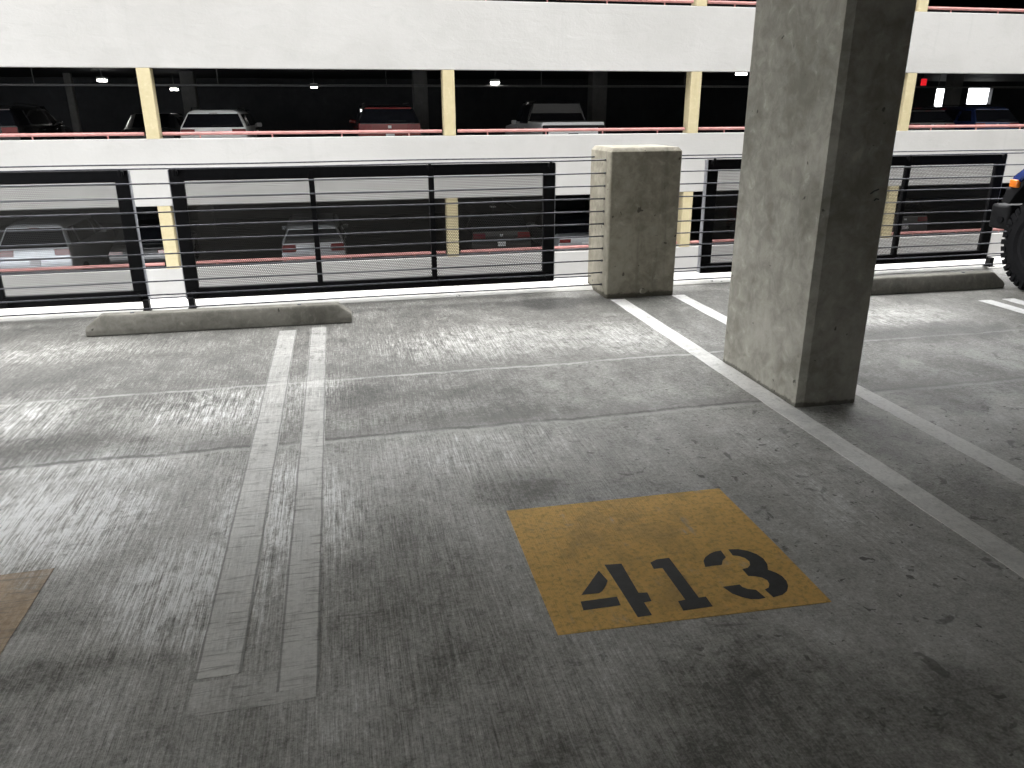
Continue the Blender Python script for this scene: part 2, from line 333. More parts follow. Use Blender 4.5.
# short guard pillar with chamfered top
pt = thing('guard_pillar', 'short thick concrete pillar at the deck edge holding the cable ends', 'pillar', (2.45, 6.3, 0))
pb = bmesh.new()
o1 = chamfered(-0.305, 0.308, -0.262, 0.260, 0.012)
o2 = chamfered(-0.305+0.025, 0.308-0.025, -0.262+0.028, 0.260-0.025, 0.012)
A = [pb.verts.new((x, y, 0)) for x, y in o1]; B = [pb.verts.new((x, y, 1.19)) for x, y in o1]; D = [pb.verts.new((x, y, 1.222)) for x, y in o2]
for P, Q in ((A, B), (B, D)):
    for i in range(8): pb.faces.new((P[i], P[(i+1) % 8], Q[(i+1) % 8], Q[i]))
pb.faces.new(D); pb.faces.new(A[::-1])
obj('shaft', pb, 'pillar', pt, bevel=0.005)
kb = bmesh.new(); bmesh.ops.create_cone(kb, cap_ends=True, segments=16, radius1=0.028, radius2=0.02, depth=0.02, matrix=Matrix.Translation((0.02, -0.268, 0.05)) @ Matrix.Rotation(math.pi/2, 4, 'X'))
pg = obj('patch_plug', kb, 'pillar', pt, smooth=True); pg['label'] = 'small round mortar plug near the foot'
for sx in (-0.309, 0.312):
    fb = bmesh.new()
    for k in range(11): bmesh.ops.create_cone(fb, cap_ends=True, segments=8, radius1=0.011, radius2=0.008, depth=0.012, matrix=Matrix.Translation((sx, -0.14, 0.098+0.1025*k)) @ Matrix.Rotation(math.pi/2, 4, 'Y'))
    f = obj('cable_fittings', fb, 'wire', pt, smooth=True); f['label'] = 'steel cable end fittings down the side face'

# wheel stops: sloping sides, mitred ends
def wheel_stop(x0, x1, yc, label, rz=0.0):
    b = bmesh.new(); prof = [(-0.085, 0.0), (0.085, 0.0), (0.085, 0.04), (0.055, 0.132), (0.04, 0.14), (-0.04, 0.14), (-0.055, 0.132), (-0.085, 0.04)]
    L = (x1-x0)/2
    xs = [(-L, 0.45), (-L+0.012, 0.5), (-L+0.10, 1.0), (L-0.10, 1.0), (L-0.012, 0.5), (L, 0.45)]
    rings = []
    for x, k in xs:
        rings.append([b.verts.new((x, y*(1.0 if k == 1 else 0.94), min(z, 0.14*k if k < 1 else z))) for y, z in prof])
    for P, Q in zip(rings, rings[1:]):
        for i in range(8): b.faces.new((P[i], P[(i+1) % 8], Q[(i+1) % 8], Q[i]))
    b.faces.new(rings[0]); b.faces.new(rings[-1][::-1])
    t = thing('wheel_stop', label, 'wheel stop', ((x0+x1)/2, yc, 0), 'concrete wheel stops', rz)
    obj('stop_block', b, 'stop', t, bevel=0.012, angle=25)
    for s in (-0.62, 0.55):
        hb = bmesh.new(); bmesh.ops.create_cone(hb, cap_ends=True, segments=12, radius1=0.016, radius2=0.012, depth=0.006, matrix=Matrix.Translation((s, 0, 0.142)))
        obj('anchor_pin', hb, 'wire', t)
wheel_stop(-1.83, 0.03, 5.84, 'left concrete wheel stop, at the far end of the two faded stripes', -0.02)
wheel_stop(3.86, 5.72, 5.70, 'concrete wheel stop at the right, partly hidden behind the tall column', -0.02)

# ------------------------------------------------------------------ floor markings
def slab_poly(name, pts, mat, z=0.0015, parent=None):
    b = bmesh.new(); n = len(pts)
    A = [b.verts.new((x, y, z)) for x, y in pts]; B = [b.verts.new((x, y, 0.0)) for x, y in pts]
    b.faces.new(A)
    for i in range(n): b.faces.new((A[i], B[i], B[(i+1) % n], A[(i+1) % n]))
    return obj(name, b, mat, parent)
def rough_rect(x0, x1, y0, y1, j=0.004, step=0.12):
    pts = []
    def run(a, b, fix, ax):
        k = max(2, int(abs(b-a)/step))
        for i in range(k):
            t = a+(b-a)*i/k; e = random.uniform(-j, j)
            pts.append((t, fix+e) if ax == 'x' else (fix+e, t))
    run(x0, x1, y0, 'x'); run(y0, y1, x1, 'y'); run(x1, x0, y1, 'x'); run(y1, y0, x0, 'y')
    return pts
def stripe(x0, x1, y0, y1, mat, label, name='parking_stripe', z=0.0015, j=0.003):
    o = slab_poly(name, rough_rect(x0, x1, y0, y1, j), mat, z); return tag(o, label, 'floor marking', 'painted stall stripes')
stripe(-0.500, -0.372, 1.90, 5.62, 'wfaded', 'left one of the two faded stripes running under the left wheel stop')
stripe(-0.272, -0.157, 1.80, 5.66, 'wfaded', 'right one of the two faded stripes, ending by the left wheel stop')
stripe(-0.500, -0.165, 1.755, 1.885, 'wfainter', 'faint short crossbar closing the near end of the faded stripe pair', z=0.001)
stripe(2.172, 2.297, -1.0, 5.99, 'wpaint', 'long white stripe from the short pillar past the near foot of the column')
stripe(2.735, 2.850, -1.0, 6.02, 'wpaint', 'white stripe running on the far right side of the column from the pillar')
stripe(5.13, 5.25, 1.5, 5.25, 'wfar', 'left one of the two white stripes by the blue off-roader at the right edge')
stripe(5.36, 5.48, 1.5, 5.25, 'wfar', 'right one of the two white stripes by the blue off-roader at the right edge')
sq = thing('number_square', 'worn yellow painted square with the black stencilled number 413', 'floor marking', (0, 0, 0))
slab_poly('paint_field', [tuple(gpt(*p)[:2]) for p in ((506.5, 511), (560, 505.5), (640, 497), (719, 488.5), (776, 545), (831.5, 602), (750, 612), (650, 624), (558, 635.5), (533, 576))], 'yellow', 0.0015, sq)
DIG = {'4': [[(88, 308), (243, 287), (258, 323), (100, 345)], [(165, 176), (203, 218), (196, 238), (180, 262), (168, 271), (92, 279)],
             [(190, 151), (262, 146), (335, 271), (372, 269), (390, 305), (358, 311), (392, 365), (332, 374), (262, 262)]],
       '1': [[(386, 141), (412, 128), (465, 121), (592, 291), (622, 287), (651, 328), (526, 346), (504, 306), (535, 300), (437, 164), (400, 168)]],
       '3': [[(612, 134), (620, 118), (640, 103), (662, 94), (686, 90), (707, 118), (694, 132), (690, 151), (655, 154), (620, 160)],
             [(718, 85), (760, 84), (800, 91), (840, 106), (868, 125), (884, 148), (887, 172), (920, 184), (948, 200), (966, 220), (973, 242), (968, 262), (950, 278), (910, 289), (874, 256), (890, 248), (893, 232), (884, 216), (862, 205), (830, 199), (803, 198), (790, 183), (778, 169), (800, 164), (811, 152), (808, 136), (790, 122), (765, 113), (737, 110)],
             [(695, 245), (730, 240), (766, 235), (778, 246), (800, 254), (836, 258), (876, 291), (850, 297), (815, 297), (775, 288), (735, 273)]]}
for d, polys in DIG.items():
    b = bmesh.new()
    for pl in polys:
        pts = [gpt(560+x*240/1024, 530+y*100/427) for x, y in pl]
        A = [b.verts.new((p.x, p.y, 0.0024)) for p in pts]; B = [b.verts.new((p.x, p.y, 0.0014)) for p in pts]
        b.faces.new(A); b.faces.new(B[::-1])
        for i in range(len(A)): b.faces.new((A[i], B[i], B[(i+1) % len(A)], A[(i+1) % len(A)]))
    bmesh.ops.triangulate(b, faces=[f for f in b.faces if len(f.verts) > 4])
    o = obj('numeral', b, 'stencil', sq); o['label'] = 'black stencilled numeral ' + d
tag(slab_poly('painted_square', rough_rect(-1.99, -1.07, 1.82, 2.595, 0.006), 'orange'), 'worn tan-orange painted square cut by the left edge of the picture', 'floor marking')

# ------------------------------------------------------------------ guard: mesh panels and cables
YP, YW, YK = 6.40, 6.165, 6.456
def mesh_panel(x0, x1, label, feet=(), group='black mesh guard panels'):
    zb, zt = 0.098, 1.097
    t = thing('mesh_panel', label, 'guard panel', ((x0+x1)/2, YP, 0), group)
    hx = (x1-x0)/2; fw = 0.098; fb = bmesh.new()
    def bar(a, b, c, d, y0=-0.012, y1=0.03): box(fb, a, b, y0, y1, c, d)
    bar(-hx, hx, zt-0.086, zt); bar(-hx, hx, zb, zb+0.088); bar(-hx, -hx+fw, zb+0.088, zt-0.086); bar(hx-fw, hx, zb+0.088, zt-0.086)
    obj('frame', fb, 'black', t, bevel=0.004)
    for s in (-1, 1):
        a, b = sorted((s*hx, s*(hx+0.006)))
        e = obj('side_channel', BX(a, b, -0.010, 0.045, zb+0.004, zt-0.004), 'fgrey', t); e['label'] = 'bare grey side channel'
    iw = 2*hx-2*fw
    for k in (1, 2):
        xm = -hx+fw+iw*k/3
        obj('mullion', BX(xm-0.021, xm+0.021, -0.016, 0.03, zb+0.02, zt-0.02), 'black', t, bevel=0.003)
    g = bmesh.new(); vs = [g.verts.new(v) for v in ((-hx+0.05, 0.004, zb+0.05), (hx-0.05, 0.004, zb+0.05), (hx-0.05, 0.004, zt-0.05), (-hx+0.05, 0.004, zt-0.05))]; g.faces.new(vs)
    s = obj('mesh_infill', g, 'sheet', t); s['label'] = 'see-through perforated black metal sheet'
    for (cx, cz) in ((-hx+0.045, zt-0.02), (hx-0.045, zt-0.02), (0.46, zt-0.015), (-hx+0.06, zb+0.045), (hx-0.06, zb+0.045), (0.5, zb+0.045)):
        c = bmesh.new(); box(c, cx-0.02, cx+0.02, -0.035, 0.048, cz-0.015, cz+0.015); box(c, cx-0.011, cx+0.011, -0.045, -0.03, cz-0.03, cz+0.03)
        obj('cable_clip', c, 'black', t, bevel=0.003)
    for fx in feet:
        c = bmesh.new(); box(c, fx-0.022, fx+0.022, -0.06, 0.0, 0.03, zb+0.02); box(c, fx-0.03, fx+0.03, -0.075, 0.02, 0.03, 0.04)
        obj('foot_bracket', c, 'plastic', t, bevel=0.003)
mesh_panel(-4.52, -1.525, 'black mesh guard panel cut by the left edge of the picture', (1.485,))
mesh_panel(-1.238, 1.782, 'full-width black mesh guard panel between the left wheel stop and the short pillar', (-1.475,))
mesh_panel(3.165, 6.235, 'black mesh guard panel partly hidden behind the tall column', (1.56,))

ORD = ['top', 'second', 'third', 'fourth', 'fifth', 'middle', 'seventh', 'eighth', 'ninth', 'tenth', 'lowest']
def cable(x0, x1, z, y, label, sag=0.006):
    b = bmesh.new(); n = 22; ph = random.uniform(0, 6.28)
    pts = [(x0+(x1-x0)*i/n, y + 0.002*math.sin(i*1.1+ph), z - sag*math.sin(math.pi*i/n) + 0.0022*math.sin(i*0.9+ph)*(0 < i < n)) for i in range(n+1)]
    tag(obj('guard_cable', tube(b, pts, 0.0056, 8), 'wire', smooth=True), label, 'cable', 'steel guard cables')
for side, x0, x1 in (('left', XL, 2.147), ('right', 2.757, XR)):
    for k in range(11):
        nm = ORD[k] + (' one' if k in (0, 5, 10) else ' from the top')
        cable(x0, x1, 1.123-0.1025*k, YW, f'front steel cable {side} of short pillar, {nm} of eleven')
    cable(x0, x1, 1.133, YK, f'rear steel cable {side} of short pillar, behind the top of the mesh panels', 0.003)
    cable(x0, x1, 0.112, YK, f'rear steel cable {side} of short pillar, low behind the mesh panels', 0.003)

# ------------------------------------------------------------------ garage across the gap
FY = 21.3; OX0, OX1, OYB = -26.0, 46.0, 37.0
SPAN = [(5.78, 13.2), (2.518, 4.16), (-0.737, 0.893), (-3.80, -2.34), (-6.9, -5.23)]  # top band extended upwards, out of view, to limit sky reaching the deck
DECK = [3.30, 0.03, -3.03, -6.35]
for i, (z0, z1) in enumerate(SPAN):
    b = bmesh.new(); box(b, OX0, OX1, FY, FY+0.22, z0, z1)
    struct('wall_facade', b, 'plaster', ['off-white plaster parapet band at the top of the opposite garage', 'tall off-white plaster band above the upper row of openings across the gap', 'off-white plaster band between the two rows of openings across the gap', 'off-white plaster band below the lower row of openings across the gap', 'lowest plaster band of the opposite garage'][i], 'wall', bevel=0.015)
for i, z in enumerate(DECK):
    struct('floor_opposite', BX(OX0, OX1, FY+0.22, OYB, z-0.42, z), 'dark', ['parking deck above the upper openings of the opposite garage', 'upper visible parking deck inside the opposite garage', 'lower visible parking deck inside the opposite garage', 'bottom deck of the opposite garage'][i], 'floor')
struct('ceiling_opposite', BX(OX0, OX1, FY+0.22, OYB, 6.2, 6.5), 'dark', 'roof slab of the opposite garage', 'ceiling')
for x, nm in ((OX0, 'left'), (OX1-0.2, 'right')):
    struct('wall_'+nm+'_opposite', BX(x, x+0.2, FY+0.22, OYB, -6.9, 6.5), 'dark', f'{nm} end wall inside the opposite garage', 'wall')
bw = bmesh.new()
H1, H2 = (30.9, 31.65, 1.35, 2.52), (32.85, 34.35, 1.76, 2.55)
box(bw, OX0, H1[0], OYB, OYB+0.25, -6.9, 6.5); box(bw, H1[1], H2[0], OYB, OYB+0.25, -6.9, 6.5); box(bw, H2[1], OX1, OYB, OYB+0.25, -6.9, 6.5)
for h in (H1, H2):
    box(bw, h[0], h[1], OYB, OYB+0.25, -6.9, h[2]); box(bw, h[0], h[1], OYB, OYB+0.25, h[3], 6.5)
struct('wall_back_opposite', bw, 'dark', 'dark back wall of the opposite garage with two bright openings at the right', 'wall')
struct('ground', BX(-80, 90, -60, 120, -7.1, -6.9), 'ground', 'pale concrete ground of the alley between the garages', 'ground')
struct('wall_below', BX(XL, XR, 6.3, 6.6, -6.9, -0.3), 'curb', 'outer concrete wall below our deck', 'wall')

COLX = [-18.6, -11.5, -4.36, 3.03, 9.99, 16.88, 23.8, 30.8]
cname = {-4.36: 'first of four from the left', 3.03: 'second of four from the left', 9.99: 'third of four, left of the tall column', 16.88: 'fourth, right of the tall column'}
for lev, (z0, z1) in enumerate(((4.16, 5.78), (0.893, 2.518), (-2.34, -0.737))):
    for i, x in enumerate(COLX):
        row = ['topmost', 'upper', 'lower'][lev]
        w = 0.155
        b = bmesh.new(); prism(b, chamfered(x-w, x+w, FY+0.0, FY+0.36, 0.012), 'z', z0, z1)
        where = cname.get(x, 'outside the picture on the ' + ('left' if x < 0 else 'right'))
        if x in cname or lev == 1 or x in (-11.5, 23.8):
            tag(obj('facade_column', b, 'cream'), f'cream painted column in the {row} row of openings across the gap, {where}', 'column', 'cream columns of the opposite garage')
        else: b.free()
        # pink pipe rail in the bay to the right of this column
        if i+1 < len(COLX) and -12 < x < 24:
            xa, xb = x+w+0.06, COLX[i+1]-w-0.06
            bay = {-11.5: 'leftmost bay', -4.36: 'second bay from the left', 3.03: 'middle bay', 9.99: 'bay behind the tall column', 16.88: 'bay at the right edge', 23.8: 'bay beyond the right edge'}[x]
            t = thing('pipe_rail', f'pink painted pipe rail on the plaster band, {row} row, {bay}', 'railing', ((xa+xb)/2, FY+0.11, z0), 'pink pipe rails across the gap')
            hl = (xb-xa)/2
            obj('rail_pipe', tube(bmesh.new(), [(-hl, 0, 0.115), (hl, 0, 0.115)], 0.042, 10), 'rail', t, smooth=True)
            npost = 4
            for k in range(npost):
                px = -hl + 2*hl*(k+0.5)/npost
                obj('rail_post', tube(bmesh.new(), [(px, 0, -0.005), (px, 0, 0.10)], 0.02, 8), 'rail', t, smooth=True)

# inside the opposite garage: columns, pipes, lamps, sign
for x, y, lev, w, lab in ((-9.35, 33.0, 0, 0.13, 'dim concrete column inside the upper deck across the gap, left of the first cream column'), (-4.9, 31.0, 0, 0.24, 'dim concrete column behind the white hatchback on the upper deck across the gap'),
                          (3.2, 30.0, 0, 0.26, 'dim concrete column inside the upper deck, right of the red car'), (10.0, 30.0, 0, 0.30, 'dim concrete column inside the upper deck, right of the white pickup'),
                          (25.0, 29.0, 0, 0.24, 'dim concrete column inside the upper deck beside the bright openings'), (-4.9, 31.0, 1, 0.26, 'dim concrete column inside the lower deck, left'), (10.0, 30.0, 1, 0.3, 'dim concrete column inside the lower deck, behind the short pillar')):
    z0, z1 = ((0.03, 2.88), (-3.03, -0.39))[lev]
    b = bmesh.new(); prism(b, chamfered(x-w, x+w, y-w, y+w, 0.03), 'z', z0, z1)
    tag(obj('garage_column', b, 'inner', bevel=0.005), lab, 'column', 'dim columns inside the opposite garage')
pr = thing('sprinkler_pipe', 'thin grey pipe running under the ceiling across the upper deck openings', 'pipe', (10, 27.0, 2.30))
obj('pipe_run', tube(bmesh.new(), [(-30, 0, 0), (30, 0, 0)], 0.035, 8), 'pipe', pr, smooth=True)
for k in range(12):
    x = -29+5.2*k
    obj('pipe_hanger', tube(bmesh.new(), [(x, 0, 0.0), (x, 0, 0.58)], 0.012, 6), 'pipe', pr)
def ceiling_lamp(x, y, z, top, label, s=1.0):
    s *= 0.62
    t = thing('ceiling_lamp', label, 'ceiling light', (x, y, z), 'lit ceiling lamps inside the opposite garage')
    obj('housing', BX(-0.24*s, 0.24*s, -0.16, 0.16, 0.02, 0.10), 'white', t, bevel=0.02)
    obj('diffuser', BX(-0.22*s, 0.22*s, -0.15, 0.15, -0.05, 0.02), 'lamp', t, bevel=0.02)
    obj('stem', tube(bmesh.new(), [(0, 0, 0.1), (0, 0, top-z)], 0.015, 6), 'pipe', t)
ceiling_lamp(-7.71, 31, 2.576, 2.88, 'lit ceiling lamp left of the first cream column, upper deck')
ceiling_lamp(-5.75, 33, 2.34, 2.88, 'lit ceiling lamp just right of the first cream column, above the white hatchback', 0.9)
ceiling_lamp(-0.555, 30, 2.356, 2.88, 'lit ceiling lamp left of the red car, upper deck', 0.85)
ceiling_lamp(5.40, 27, 2.408, 2.88, 'lit ceiling lamp right of the second cream column, upper deck', 0.9)
ceiling_lamp(13.3, 25, 2.644, 2.88, 'lit ceiling lamp beside the left edge of the tall column')
ceiling_lamp(21.06, 27, 2.265, 2.88, 'lit ceiling lamp behind the fourth cream column, right of the tall column')
ceiling_lamp(4.69, 24, -1.476+0.08, -0.39, 'lit ceiling lamp seen through the centre mesh panel, lower deck', 0.6)
ex = thing('exit_sign', 'small red lit sign right of the fourth cream column', 'sign', (20.3, 25, 2.40))
obj('sign_face', BX(-0.10, 0.10, -0.03, 0.03, -0.11, 0.11), 'exit', ex, bevel=0.01)
obj('sign_stem', tube(bmesh.new(), [(0, 0, 0.12), (0, 0, 0.48)], 0.012, 6), 'pipe', ex)

# ------------------------------------------------------------------ cars
def bil(A, B, Cc, D, u, v): return (A*(1-u)+B*u)*(1-v) + (D*(1-u)+Cc*u)*v
def plate_on(corners, u0, u1, v0, v1, off=0.010, th=0.012, n=4, bm=None):
    """a thin plate lying on a body patch, corners given counter-clockwise seen from outside"""
    bm = bm or bmesh.new(); A, B, Cc, D = corners
    nr = ((B-A).cross(D-A) + (Cc-B).cross(A-B)*1.0).normalized()
    g = []
    for lay in (off, off-th-0.02):
        g.append([[bm.verts.new(bil(A, B, Cc, D, u0+(u1-u0)*i/n, v0+(v1-v0)*j/n) + nr*lay) for i in range(n+1)] for j in range(n+1)])
    f, bk = g
    for j in range(n):
        for i in range(n):
            bm.faces.new((f[j][i], f[j][i+1], f[j+1][i+1], f[j+1][i])); bm.faces.new((bk[j][i], bk[j+1][i], bk[j+1][i+1], bk[j][i+1]))
    rim = [(0, i) for i in range(n+1)] + [(j, n) for j in range(1, n+1)] + [(n, i) for i in range(n-1, -1, -1)] + [(j, 0) for j in range(n-1, 0, -1)]
    for a, b in zip(rim, rim[1:]+rim[:1]): bm.faces.new((f[a[0]][a[1]], bk[a[0]][a[1]], bk[b[0]][b[1]], f[b[0]][b[1]]))
    return bm
def add_wheel(root, x, y, r, w, rim='rim', side=1, name='wheel'):
    b = bmesh.new(); lathe_x(b, [(-w/2, r*0.62), (-w/2-0.004, r*0.72), (-w/2, r*0.92), (-w/2+0.03, r), (w/2-0.03, r), (w/2, r*0.92), (w/2+0.004, r*0.72), (w/2, r*0.62)])
    o = obj(name, b, 'tyre', root, smooth=True); o.location = (x, y, r)
    rb = bmesh.new(); lathe_x(rb, [(0, r*0.64), (side*(w/2-0.01), r*0.64), (side*(w/2-0.012), r*0.56), (side*(w/2-0.05), r*0.54), (side*(w/2-0.06), 0.05)], 0, 24)
    for k in range(5):
        m = Matrix.Rotation(2*math.pi*k/5, 4, 'X')
        a, c = sorted((side*(w/2-0.055), side*(w/2-0.008))); box(rb, a, c, -0.03, 0.03, 0.0, r*0.6, m)
    obj('rim', rb, rim, o, smooth=True)
def car(kind, label, paint, x, yrear, z, L=4.55, Wd=1.84, H=1.66, face=1, plate=True, name=None, shade_top=False):
    """face=1: nose away from us (rear end at yrear); -1: nose towards us"""
    t = thing(name or {'suv': 'parked_suv', 'van': 'parked_minivan', 'sedan': 'parked_sedan', 'truck': 'pickup_truck'}[kind], label, 'car', (x, yrear + L/2 if face == 1 else yrear + L/2, z), 'cars parked in the opposite garage', 0 if face == 1 else math.pi)
    hw = Wd/2; h = L/2
    zb = {'suv': 1.17, 'van': 1.10, 'sedan': 0.93, 'truck': 1.13}[kind]
    def ring(ys, xs, zs): return [Vector((a*hw, b, c)) for a, b, c in zip(xs, ys, zs)]
    full = (0.80, 0.98, 1.0, 0.965, 0.78, 0.62); zf = (0.26, 0.40, 0.74, zb, H-0.07, H)
    low = (0.80, 0.98, 1.0, 0.965, 0.86, 0.66)
    zdk = (0.26, 0.40, 0.74, zb-0.03, zb+0.015, zb+0.03)
    if kind in ('suv', 'van'):
        rk = 0.34 if kind == 'suv' else 0.20
        rear = [ring((-h+0.08, -h, -h+0.02, -h+0.09, -h+0.09+rk, -h+0.14+rk), (0.74, 0.92, 0.95, 0.915, 0.72, 0.56), (0.30, 0.42, 0.74, zb, H-0.09, H-0.02)),
                ring((-h+0.9,)*6, full, zf)]
    elif kind == 'sedan':
        rear = [ring((-h+0.08, -h, -h+0.02, -h+0.06, -h+0.10, -h+0.14), (0.74, 0.92, 0.95, 0.90, 0.80, 0.6), (0.30, 0.42, 0.72, 0.90, 0.96, 0.97)),
                ring((-h+0.55,)*6, low, (0.26, 0.40, 0.74, zb, zb+0.05, zb+0.06)),
                ring((-h+1.15,)*4 + (-h+1.25, -h+1.30), full, zf)]
    else:
        rear = [ring((-h+0.06, -h, -h, -h+0.02, -h+0.03, -h+0.05), (0.80, 0.95, 0.97, 0.965, 0.95, 0.90), (0.45, 0.52, 0.78, zb, zb+0.06, zb+0.065)),
                ring((-h+1.75,)*6, (0.8, 0.98, 1, 0.975, 0.955, 0.90), (0.4, 0.48, 0.8, zb, zb+0.06, zb+0.065)),
                ring((-h+1.80,)*4 + (-h+1.88, -h+1.95), full, zf)]
    rings = rear + [ring((0.15,)*6, full, zf), ring((0.95, 0.95, 0.95, 0.85, 0.45, 0.40), full, zf), ring((1.30,)*6, low, zdk),
                    ring((h-0.28,)*6, (0.80, 0.96, 0.97, 0.93, 0.82, 0.6), (0.26, 0.40, 0.72, zb-0.12, zb-0.06, zb-0.045)), ring((h-0.02, h, h, h-0.03, h-0.06, h-0.09), (0.7, 0.84, 0.86, 0.82, 0.74, 0.55), (0.30, 0.42, 0.62, zb-0.22, zb-0.15, zb-0.13))]
    bm = bmesh.new(); mir = lambda v: Vector((-v.x, v.y, v.z))
    V = [[bm.verts.new(p) for p in r] for r in rings]; U = [[bm.verts.new(mir(p)) for p in r] for r in rings]
    for i in range(len(rings)-1):
        for j in range(5):
            bm.faces.new((V[i][j], V[i+1][j], V[i+1][j+1], V[i][j+1])); bm.faces.new((U[i][j], U[i][j+1], U[i+1][j+1], U[i+1][j]))
        bm.faces.new((V[i][5], V[i+1][5], U[i+1][5], U[i][5])); bm.faces.new((V[i][0], U[i][0], U[i+1][0], V[i+1][0]))
    for i in (0, -1):
        for j in range(5): bm.faces.new((V[i][j], V[i][j+1], U[i][j+1], U[i][j]))
    bo = obj('body', bm, paint, t, bevel=0.045, seg=3, angle=14)
    if kind == 'truck' or shade_top:                                       # garage shade painted as black above the belt line
        bo.data.materials.append(M['blackc'])
        for f in bo.data.polygons:
            if f.center.z > zb+0.09: f.material_index = 1
    R = rings; k0 = 0
    def rear_patch(i, j): return (mir(R[i][j]), R[i][j], R[i][j+1], mir(R[i][j+1]))
    # rear glass
    if kind in ('suv', 'van'): rg = rear_patch(0, 3)
    else:
        i = 1; rg = (mir(R[i][5]), R[i][5], R[i+1][5], mir(R[i+1][5])) if kind == 'sedan' else (mir(R[2][3]), R[2][3], R[2][4], mir(R[2][4]))
    obj('rear_window', plate_on(rg, 0.03, 0.97, 0.03, 0.95, 0.012), 'glass', t, smooth=True)
    # windscreen and side glass
    cab = len(rear)
    w = (R[cab+2][5], mir(R[cab+2][5]), mir(R[cab+1][5]), R[cab+1][5])
    obj('windscreen', plate_on(w, -0.12, 1.12, 0.05, 0.95, 0.014), 'glass', t, smooth=True)
    for s in (1, -1):
        q = (lambda v: v) if s == 1 else mir
        segs = []
        start = cab-1
        if kind in ('suv', 'van'): segs.append((0, 1, 0.22, 0.90))
        segs += [(start, cab, 0.08 if kind != 'suv' else 0.04, 0.93), (cab, cab+1, 0.06, 0.94)]
        for a, b_, u0, u1 in segs:
            c4 = (q(R[a][3]), q(R[b_][3]), q(R[b_][4]), q(R[a][4]))
            if s == -1: c4 = (c4[1], c4[0], c4[3], c4[2]); u0, u1 = 1-u1, 1-u0
            obj('side_window', plate_on(c4, u0, u1, 0.08, 0.88, 0.010), 'glass', t, smooth=True)
        # tail lamp, head lamp, mirror, handles
        c4 = rear_patch(0, 2)
        u0, u1 = (0.78, 0.992) if s == 1 else (0.008, 0.22)
        if kind == 'truck': u0, u1 = (0.90, 0.995) if s == 1 else (0.005, 0.10)
        obj('tail_lamp', plate_on(c4, u0, u1, (0.58 if kind == 'suv' else 0.35) if kind != 'truck' else 0.02, 0.93, 0.022, 0.03), 'tail' if kind != 'truck' else 'plastic', t, bevel=0.008)
        n_ = R[-1]; c5 = (n_[2], mir(n_[2]), mir(n_[3]), n_[3])
        obj('head_lamp', plate_on(c5, *((0.02, 0.26) if s == 1 else (0.74, 0.98)), 0.30, 0.95, 0.018, 0.03), 'lens', t, bevel=0.008)
        mb = bmesh.new(); a, b_ = sorted((s*(hw*0.93), s*(hw+0.10))); box(mb, a, b_, 0.72, 0.80, zb-0.03, zb+0.09)
        obj('door_mirror', mb, paint, t, bevel=0.035, seg=3)
        for yy in (-0.55, 0.45):
            a, b_ = sorted((s*hw*0.96, s*(hw*0.985+0.025))); obj('door_handle', BX(a, b_, yy-0.10, yy+0.10, zb-0.14, zb-0.11), paint, t, bevel=0.01)
        for yy in (-h+0.88, h-0.92): add_wheel(t, s*(hw-0.105), yy, 0.345, 0.225, 'rim', s)
    c4 = rear_patch(0, 1)
    obj('rear_bumper', plate_on(c4, -0.01, 1.01, 0.0, 0.42, 0.035, 0.04), 'plastic' if paint not in ('whitec', 'silverc') or kind == 'truck' else paint, t, bevel=0.015)
    if plate:
        obj('number_plate', plate_on(rear_patch(0, 2) if kind != 'truck' else rear_patch(0, 1), 0.435, 0.565, 0.05, 0.36, 0.03, 0.02, 1), 'plate', t)
    if kind in ('suv', 'van'):
        A, B, Cc, D = rear_patch(0, 3)
        obj('spoiler', plate_on((D + (D-A)*0.0, Cc, Cc+Vector((0, 0.14, 0.03)), D+Vector((0, 0.14, 0.03))), 0.02, 0.98, -0.3, 0.9, 0.02, 0.02), paint, t, bevel=0.01)
        obj('brake_light', plate_on((A, B, Cc, D), 0.42, 0.58, 0.925, 0.965, 0.03, 0.02, 1), 'tail', t)
        obj('rear_wiper', plate_on((A, B, Cc, D), 0.48, 0.78, 0.10, 0.14, 0.022, 0.01, 1), 'plastic', t)
        for s in (1, -1): obj('roof_rail', tube(bmesh.new(), [(s*hw*0.66, -h+0.75, H-0.01), (s*hw*0.66, -h+0.85, H+0.04), (s*hw*0.66, 0.2, H+0.04), (s*hw*0.66, 0.35, H-0.01)], 0.016, 6), 'plastic', t)
        obj('badge', plate_on(rear_patch(0, 2), 0.475, 0.525, 0.70, 0.86, 0.018, 0.012, 1), 'rim', t)
    if kind == 'truck':
        zz = zb+0.065
        o = obj('tonneau_cover', BX(-hw*0.88, hw*0.88, -h+0.07, -h+1.80, zz-0.01, zz+0.018), 'plastic', t, bevel=0.01)
        obj('tailgate_band', plate_on(rear_patch(0, 2), 0.03, 0.97, 0.72, 0.94, 0.014, 0.02), 'plastic', t)
        obj('tailgate_badge', plate_on(rear_patch(0, 2), 0.42, 0.58, 0.10, 0.30, 0.014, 0.02), 'plastic', t)
    g = R[-1]; c5 = (g[1], mir(g[1]), mir(g[2]), g[2])
    obj('grille', plate_on(c5, 0.2, 0.8, 0.05, 0.95, 0.014, 0.02), 'plastic', t)
    return t
ZU, ZL = DECK[1], DECK[2]
car('suv', 'white crossover seen from behind on the upper deck, right of the first cream column', 'whitec', -3.08, 22.35, ZU-0.08, 4.4, 1.80, 1.63)
car('suv', 'black car at the far left edge on the upper deck across the gap', 'blackc', -8.55, 22.3, ZU, 4.5, 1.86, 1.66)
car('sedan', 'dark sedan parked left of the white crossover, upper deck', 'greyc', -6.0, 28.5, ZU, 4.5, 1.8, 1.45)
